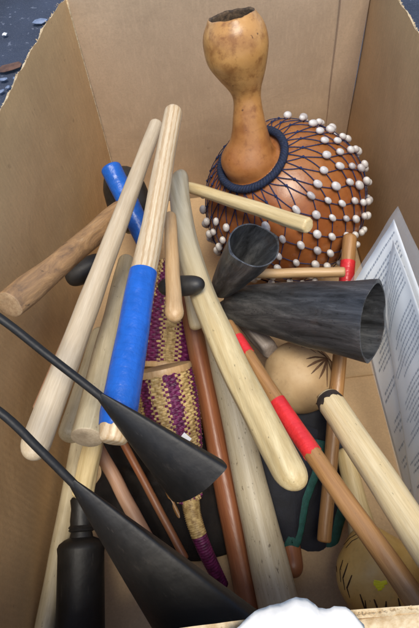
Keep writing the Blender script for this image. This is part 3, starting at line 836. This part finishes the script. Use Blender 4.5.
# ------------------------------------------------------------------ gourd maracas
def gourdball(name, root, mat, c, R, axis, sq=1., seed=0, neck=0):
    bm = bmesh.new(); bmesh.ops.create_uvsphere(bm, u_segments=64, v_segments=40, radius=1)
    for v in bm.verts:
        z = v.co.z; d = v.co.normalized()
        k = 1+.025*noise.noise(d*2.2+Vector((seed, 0, 0)))
        v.co = d*k; v.co.z *= sq
        if neck and d.z > .80: v.co.z += neck*(d.z-.80)**1.3*4
        v.co *= R
    me = bpy.data.meshes.new(name); bm.to_mesh(me); bm.free()
    M = frame(c, c+axis); o = link(name, me, mat, root); o.matrix_basis = M
    if root: o.matrix_parent_inverse = Matrix.Translation(-root.location)
    return o
def decal(name, parentroot, balls, strokes, mat, width, taper=True):
    """strokes: pixel polylines thrown on to the ball surface, built as thin raised strips"""
    o, M = balls; Mi = M.inverted(); V = []; F = []
    bpy.context.view_layer.update()
    me = o.data; bm = bmesh.new(); bm.from_mesh(me)
    from mathutils.bvhtree import BVHTree
    bv = BVHTree.FromBMesh(bm); bm.free()
    org = Mi @ CAM
    for st in strokes:
        pts = []
        n = 12
        for i in range(n+1):
            t = i/n*(len(st['p'])-1); k = min(int(t), len(st['p'])-2); f = t-k
            px = st['p'][k][0]+(st['p'][k+1][0]-st['p'][k][0])*f; py = st['p'][k][1]+(st['p'][k+1][1]-st['p'][k][1])*f
            tgt = Mi @ at(px, py, 1.); loc, nn, idx, dist = bv.ray_cast(org, (tgt-org).normalized())
            if loc: pts.append((loc, nn))
        if len(pts) < 3: continue
        base = len(V)
        for i, (p, nn) in enumerate(pts):
            a, b = pts[max(0, i-1)][0], pts[min(len(pts)-1, i+1)][0]; t = (b-a).normalized(); s_ = nn.cross(t).normalized()
            q = i/(len(pts)-1); w = st.get('w', width)*(sin(pi*(q*.85+.12))**.6 if taper else 1)*(1+.25*noise.noise(p*400)); w = max(w, .0002)
            V += [p-s_*w+nn*.0002, p+nn*.0007, p+s_*w+nn*.0002]
        for i in range(len(pts)-1):
            for j in (0, 1):
                a = base+i*3+j; F.append((a, a+1, a+4, a+3))
    ob = link(name, meshdata(name, V, F), mat, parentroot); ob.matrix_basis = M
    if parentroot.type == 'EMPTY': ob.matrix_parent_inverse = Matrix.Translation(-parentroot.location)
    return ob
c = at(299, 377, .735); r1 = m2(38.5, .70)
g1 = empty('gourd_rattle', c-Vector((0, 0, r1)), 'matt tan gourd rattle with a dark burnt leaf drawing under the large bell', 'gourd rattle', 'small gourd rattles')
ob = gourdball('gourd_body', g1, M_gmat, c, r1, at(330, 352, .72)-c, .97, 1)
ctr = (327, 358)
leaf = [{'p': [ctr, (318, 351), (310, 345)]}, {'p': [ctr, (315, 357), (306, 359)]}, {'p': [ctr, (316, 362), (307, 367)], 'w': .0017}, {'p': [ctr, (319, 366), (311, 374)]}, {'p': [ctr, (324, 369), (319, 379)], 'w': .0018},
        {'p': [ctr, (327, 372), (327, 387)]}, {'p': [ctr, (331, 370), (334, 384)]}, {'p': [(319, 349), (326, 357), (330, 366)]}, {'p': [(301, 347), (309, 348), (316, 353)], 'w': .0008}, {'p': [ctr, (332, 362), (336, 371)]}]
decal('burnt_leaf_drawing', g1, (ob, frame(c, c+(at(330, 352, .72)-c))), leaf, M_burn2, .0014)
decal('dark_scorched_patch', g1, (ob, frame(c, c+(at(330, 352, .72)-c))), [{'p': [(317, 398), (323, 394), (329, 389)], 'w': .0035}, {'p': [(316, 404), (322, 400), (328, 396)], 'w': .004}], M_burn2, .004)
c = at(379, 577, .63); r2 = m2(44, .60)
g2 = empty('gourd_rattle', c-Vector((0, 0, r2)), 'shiny golden gourd rattle with burnt dashes and a yellow sticker, bottom right', 'gourd rattle', 'small gourd rattles')
ax2 = at(352, 500, .66)-c
ob = gourdball('gourd_body', g2, M_ggold, c, r2, ax2, 1.02, 4, neck=.35)
M2 = frame(c, c+ax2)
dash = [{'p': [(343, 560), (340, 570), (341, 582)]}, {'p': [(348, 563), (343, 578), (345, 590)]}, {'p': [(338, 552), (336, 560), (337, 572)]}, {'p': [(352, 575), (347, 588), (350, 598)]},
        {'p': [(360, 594), (363, 603), (366, 612)]}, {'p': [(374, 599), (377, 607), (378, 616)]}, {'p': [(386, 601), (386, 609), (385, 617)]}, {'p': [(398, 598), (400, 606), (400, 613)]},
        {'p': [(346, 548), (352, 541), (360, 537)], 'w': .0006}, {'p': [(344, 545), (350, 538), (357, 534)], 'w': .0006}, {'p': [(365, 600), (366, 608), (368, 615)], 'w': .0008}]
decal('burnt_dashes', g2, (ob, M2), dash, M_burn, .0011)
decal('yellow_sticker', g2, (ob, M2), [{'p': [(373.5, 583.5), (379, 584), (387, 582)], 'w': .0022}, {'p': [(375.5, 586.5), (380, 586.5), (384, 585.5)], 'w': .0020}, {'p': [(377.5, 589.5), (380, 589), (382, 588)], 'w': .0016}, {'p': [(374, 581), (377, 581.5), (380, 582)], 'w': .0012}], M_yst, .003, taper=False)
hs = Stick('handle', None, None, (344, 448, .71), (367, 550, .650), 17, 27, M_yel, 'round', 'soft', wob=.02, seed=31, prof=[(0, 1), (.5, .95), (1, 1.2)], parent=None)
hs.o.parent = g2; hs.o.matrix_parent_inverse = Matrix.Translation(-g2.location); hs.o.name = 'handle'

# ------------------------------------------------------------------ black bag with green binding
def bag():
    root = empty('nylon_bag', at(300, 500, .74), 'small black nylon bag edged in green binding on the box floor', 'bag')
    def panel(name, outline, D, th, seed, closed, dn):
        cen = (sum(p[0] for p in outline)/len(outline), sum(p[1] for p in outline)/len(outline)); n = len(outline)
        # smooth outline
        pts = []
        for i in range(n):
            a, b = outline[i], outline[(i+1) % n]
            for q in range(6): pts.append((a[0]+(b[0]-a[0])*q/6, a[1]+(b[1]-a[1])*q/6))
        N = len(pts); V = []; F = []
        def Dd(px, py): return D + dn[0]*(px-cen[0]) + dn[1]*(py-cen[1])
        Kk = 8
        for side in (1, -1):
            for k in range(Kk+1):
                s_ = k/Kk
                for (px, py) in pts:
                    x = cen[0]+(px-cen[0])*s_; y = cen[1]+(py-cen[1])*s_
                    h = th*.5*(1-s_**4) * side
                    wr = .0035*noise.noise(Vector((x*.07, y*.05, seed)))+.0015*noise.noise(Vector((x*.2, y*.17, seed)))
                    V.append(at(x, y, Dd(x, y)-h-wr*(.4+.6*(1-s_))))
            b0 = (0 if side == 1 else (Kk+1)*N)
            for k in range(Kk):
                for i in range(N):
                    a = b0+k*N+i; b = b0+k*N+(i+1) % N; F.append((a, b, b+N, a+N))
        child(name, meshdata(name, V, F), M_navy, root)
        line = [at(px, py, Dd(px, py)-.0005) for (px, py) in pts]
        return [at(*p, Dd(*p)-.001) for p in closed]
    def bind(pts, w):
        P_ = bez(pts, 8); V = []; F = []; cam = -CF
        for i, p in enumerate(P_):
            t = (P_[min(i+1, len(P_)-1)]-P_[max(0, i-1)]).normalized(); s_ = t.cross(cam).normalized(); u = s_.cross(t)
            for k in range(12):
                a = 2*pi*k/12; V.append(p+s_*cos(a)*w*(1+.06*noise.noise(p*300))+u*sin(a)*w*.30)
        for i in range(len(P_)-1):
            for k in range(12):
                a = i*12+k; b = i*12+(k+1) % 12; F.append((a, b, b+12, a+12))
        F.append(tuple(range(12))); F.append(tuple((len(P_)-1)*12+k for k in range(12)))
        child('green_binding', fixn(meshdata('green_binding', V, F)), M_green, root)
    e = panel('front_flap', [(250, 402), (318, 430), (316, 470), (304, 500), (300, 530), (296, 547), (284, 542), (262, 500)], .70, .016, 1, [(320, 440), (314, 470), (303, 500), (297, 530), (293, 543), (286, 540)], (0, -.00015))  # upper end drawn out to darken the gap beside the bent club
    bind(e, m2(7, .70))
    e = panel('bag_body', [(272, 402), (330, 402), (352, 442), (350, 480), (336, 530), (324, 573), (305, 566), (286, 540)], .725, .014, 4, [(351, 452), (345, 490), (334, 532), (323, 571), (316, 569)], (0, -.00015))  # top extended as dark filler for the gap below the tan gourd
    bind(e, m2(7.5, .72))
bag()

# ------------------------------------------------------------------ plastic sleeve of printed pages on the right
def papers():
    A_ = atz(398, 207, .245); 
    root = empty('document_sleeve', atz(392, 420, .01), 'clear plastic sleeve of small printed pages leaning on the right wall', 'document sleeve')
    # page plane spanned by photographed corners standing on the floor and leaning on the wall
    def mk(name, corners, mat, th, curl, M_=24):
        (a, b, c_, d) = corners   # a top, b left, c bottom, d right
        V = []; F = []
        nrm = (b-a).cross(d-a).normalized()
        if nrm.dot(CAM-a) < 0: nrm = -nrm
        for i in range(M_+1):
            u = i/M_
            for j in range(M_+1):
                v = j/M_; p = a*(1-u)*(1-v)+b*u*(1-v)+c_*u*v+d*(1-u)*v
                V.append(p+nrm*curl*sin(pi*u)*sin(pi*v)+nrm*.0025*noise.noise(Vector((u*3, v*3, th*999))))
        for i in range(M_):
            for j in range(M_):
                q = i*(M_+1)+j; F.append((q, q+1, q+M_+2, q+M_+1))
        o = child(name, meshdata(name, V, F), mat, root)
        md = o.modifiers.new('t', 'SOLIDIFY'); md.thickness = .0003
        def S_(u, v, h):
            p = a*(1-u)*(1-v)+b*u*(1-v)+c_*u*v+d*(1-u)*v
            return p+nrm*(curl*sin(pi*u)*sin(pi*v)+.0025*noise.noise(Vector((u*3, v*3, th*999)))+h)
        return o, S_
    a = at(394, 219, .625); b = at(352, 285, .655); c_ = at(410, 512, .66); d = at(470, 430, .50)
    def print_(page, S_, blocks, seed):
        rnd = random.Random(seed); V = []; F = []
        for (u0, u1, v0, v1, nl) in blocks:
            for l in range(nl):
                v = v0+(v1-v0)*l/nl; u = u0
                if rnd.random() < .10: continue
                end = u1-(rnd.random()**2)*(u1-u0)*.5
                while u < end:
                    w = rnd.uniform(.012, .045); h = (v1-v0)/nl*.42
                    k = len(V)
                    uu = [u, min(end, u+w)]
                    for q in (0, 1):
                        V.append(S_(uu[q], v-h/2, .0006)); V.append(S_(uu[q], v+h/2, .0006))
                    F.append((k, k+1, k+3, k+2)); u += w+.010
        o = link('printed_text', meshdata('printed_text', V, F), M_print, page, False)
    pg, S1 = mk('page', [a, b, c_, d], M_paper, .001, .003)
    # u runs a->b (leftwards), v runs a->d (down the sheet)
    print_(pg, S1, [(.06, .90, .05, .20, 6), (.08, .55, .23, .40, 7), (.60, .93, .24, .46, 9), (.07, .93, .49, .62, 5), (.07, .45, .65, .95, 12), (.52, .93, .65, .96, 12)], 3)
    off = (CAM-a).normalized()*.004
    a2 = at(393, 240, .612); b2 = at(383, 300, .622); c2 = at(416, 520, .61); d2 = at(480, 470, .47)
    pg2, S2 = mk('page', [a2, b2, c2, d2], M_paper, .002, .004)
    print_(pg2, S2, [(.08, .92, .05, .22, 7), (.08, .92, .26, .48, 9), (.08, .92, .52, .72, 9), (.08, .92, .75, .95, 9)], 5)
    s1 = at(398, 206, .60); s0 = at(349, 283, .65); s2 = at(412, 520, .62); s3 = at(500, 420, .46)
    pts = [s1, s0, s2, s3]
    o, _ = mk('plastic_sleeve', pts, M_sleeve, .003, .010)
papers()

def filler():  # low dark mound added to blacken the gaps between the sticks
    c = atz(176, 480, .004); V = []; F = []; N = 60
    for i in range(N+1):
        for j in range(N+1):
            u, v = i/N*2-1, j/N*2-1
            x = u*sqrt(1-v*v/2); y = v*sqrt(1-u*u/2); rr = x*x+y*y
            k = 1+.35*noise.noise(Vector((x*2, y*2, 3)))
            h = .040*(1-rr)**.8 if rr < 1 else 0
            f = noise.noise(Vector((x*3.1+y*2, y*3.4, 1))); f2 = noise.noise(Vector((x*8, y*7, 2)))
            V.append((x*.12*k, y*.105*k, max(.003, h*(1+.7*f)+.010*f2*(1-rr)+.004)))
    for i in range(N):
        for j in range(N):
            a = i*(N+1)+j; F.append((a, a+N+1, a+N+2, a+1))
    o = link('dark_gap_sheet', meshdata('dark_gap_sheet', V, F), plain('gap_dark', (.014, .010, .008), (.006, .004, .004), 60, .9, bump=.6, bsc=900))
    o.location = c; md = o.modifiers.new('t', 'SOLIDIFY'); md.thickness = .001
    tag(o, 'dark crumpled sheet added to darken the gaps under the two black cone bells', 'filler')
filler()
# ------------------------------------------------------------------ scraps on the ground outside
def scrap(name, label, cat, px, py, w, h, mat, rot, seed, group=None):
    c = atz(px, py, -.004); V = []; F = []; n = 9
    for i in range(n):
        a = 2*pi*i/n; rr = 1+.25*noise.noise(Vector((i*1.3, seed, 0)))
        x, y = w*cos(a)*rr, h*sin(a)*rr
        V.append((x*cos(rot)-y*sin(rot), x*sin(rot)+y*cos(rot), .004*noise.noise(Vector((i*.9, seed, 3)))+.003))
    V.append((0, 0, .006)); k = len(V)
    V += [(x, y, z-.0012) for x, y, z in V]
    for i in range(n):
        j = (i+1) % n; F.append((i, j, n)); F.append((k+j, k+i, k+n)); F.append((i, i+k, j+k, j))
    o = link(name, meshdata(name, V, F), mat, None, False); o.location = c; tag(o, label, cat, group)
M_leaf = plain('dry_leaf', (.14, .07, .045), (.07, .035, .025), 60, .8)
M_scrapb = plain('pale_scrap', (.20, .25, .36), (.12, .16, .25), 60, .7)
scrap('paper_scrap', 'pale diamond shaped scrap of paper on the dark ground near the torn rim', 'scrap', 40, 22, .022, .012, M_scrapb, .2, 1)
scrap('dry_leaf', 'brown dry leaf on the dark ground outside the left rim', 'leaf', 10, 68, .032, .018, M_leaf, .3, 2)
scrap('paper_scrap', 'tiny round pale fleck at the left edge of the dark ground', 'scrap', 5, 35, .008, .006, M_white, .4, 3)
for i, (x, y, s_) in enumerate([(4, 80, .010), (8, 88, .007), (15, 79, .006), (20, 74, .006), (2, 92, .008), (13, 93, .005)]):
    scrap('glass_fragment', 'small pale blue fragment scattered around the brown leaf on the ground', 'fragment', x, y, s_, s_*.7, M_scrapb, i, 10+i, 'pale blue fragments on the ground')

# ------------------------------------------------------------------ light, world, camera
sun_dir = Vector((-.04, .36, -1.)).normalized()       # the way the light travels
el = math.asin(-sun_dir.z); az = atan2(-sun_dir.x, -sun_dir.y)
w = bpy.data.worlds.new('World'); S.world = w; w.use_nodes = True
nt = w.node_tree; bg = nt.nodes['Background']; sky = nt.nodes.new('ShaderNodeTexSky'); sky.sky_type = 'NISHITA'; sky.sun_disc = False
sky.sun_elevation = el; sky.sun_rotation = az
nt.links.new(sky.outputs[0], bg.inputs[0]); bg.inputs[1].default_value = .115
sl = bpy.data.lights.new('sun', 'SUN'); sl.energy = 1.9; sl.angle = radians(24); sl.color = (1, .93, .80)
so = bpy.data.objects.new('sun', sl); COL.objects.link(so); so.rotation_euler = sun_dir.to_track_quat('-Z', 'Y').to_euler()
cd = bpy.data.cameras.new('camera'); co = bpy.data.objects.new('camera', cd); COL.objects.link(co)
cd.sensor_fit = 'VERTICAL'; cd.sensor_height = 24; cd.lens = 24*FPX/628; cd.clip_start = .01; cd.clip_end = 500
co.matrix_basis = Matrix(((CR.x, CU.x, -CF.x, CAM.x), (CR.y, CU.y, -CF.y, CAM.y), (CR.z, CU.z, -CF.z, CAM.z), (0, 0, 0, 1)))
S.camera = co
S.render.resolution_x, S.render.resolution_y = 683, 1024
S.view_settings.view_transform = 'Standard'; S.view_settings.look = 'None'; S.view_settings.exposure = .88; S.view_settings.gamma = 1
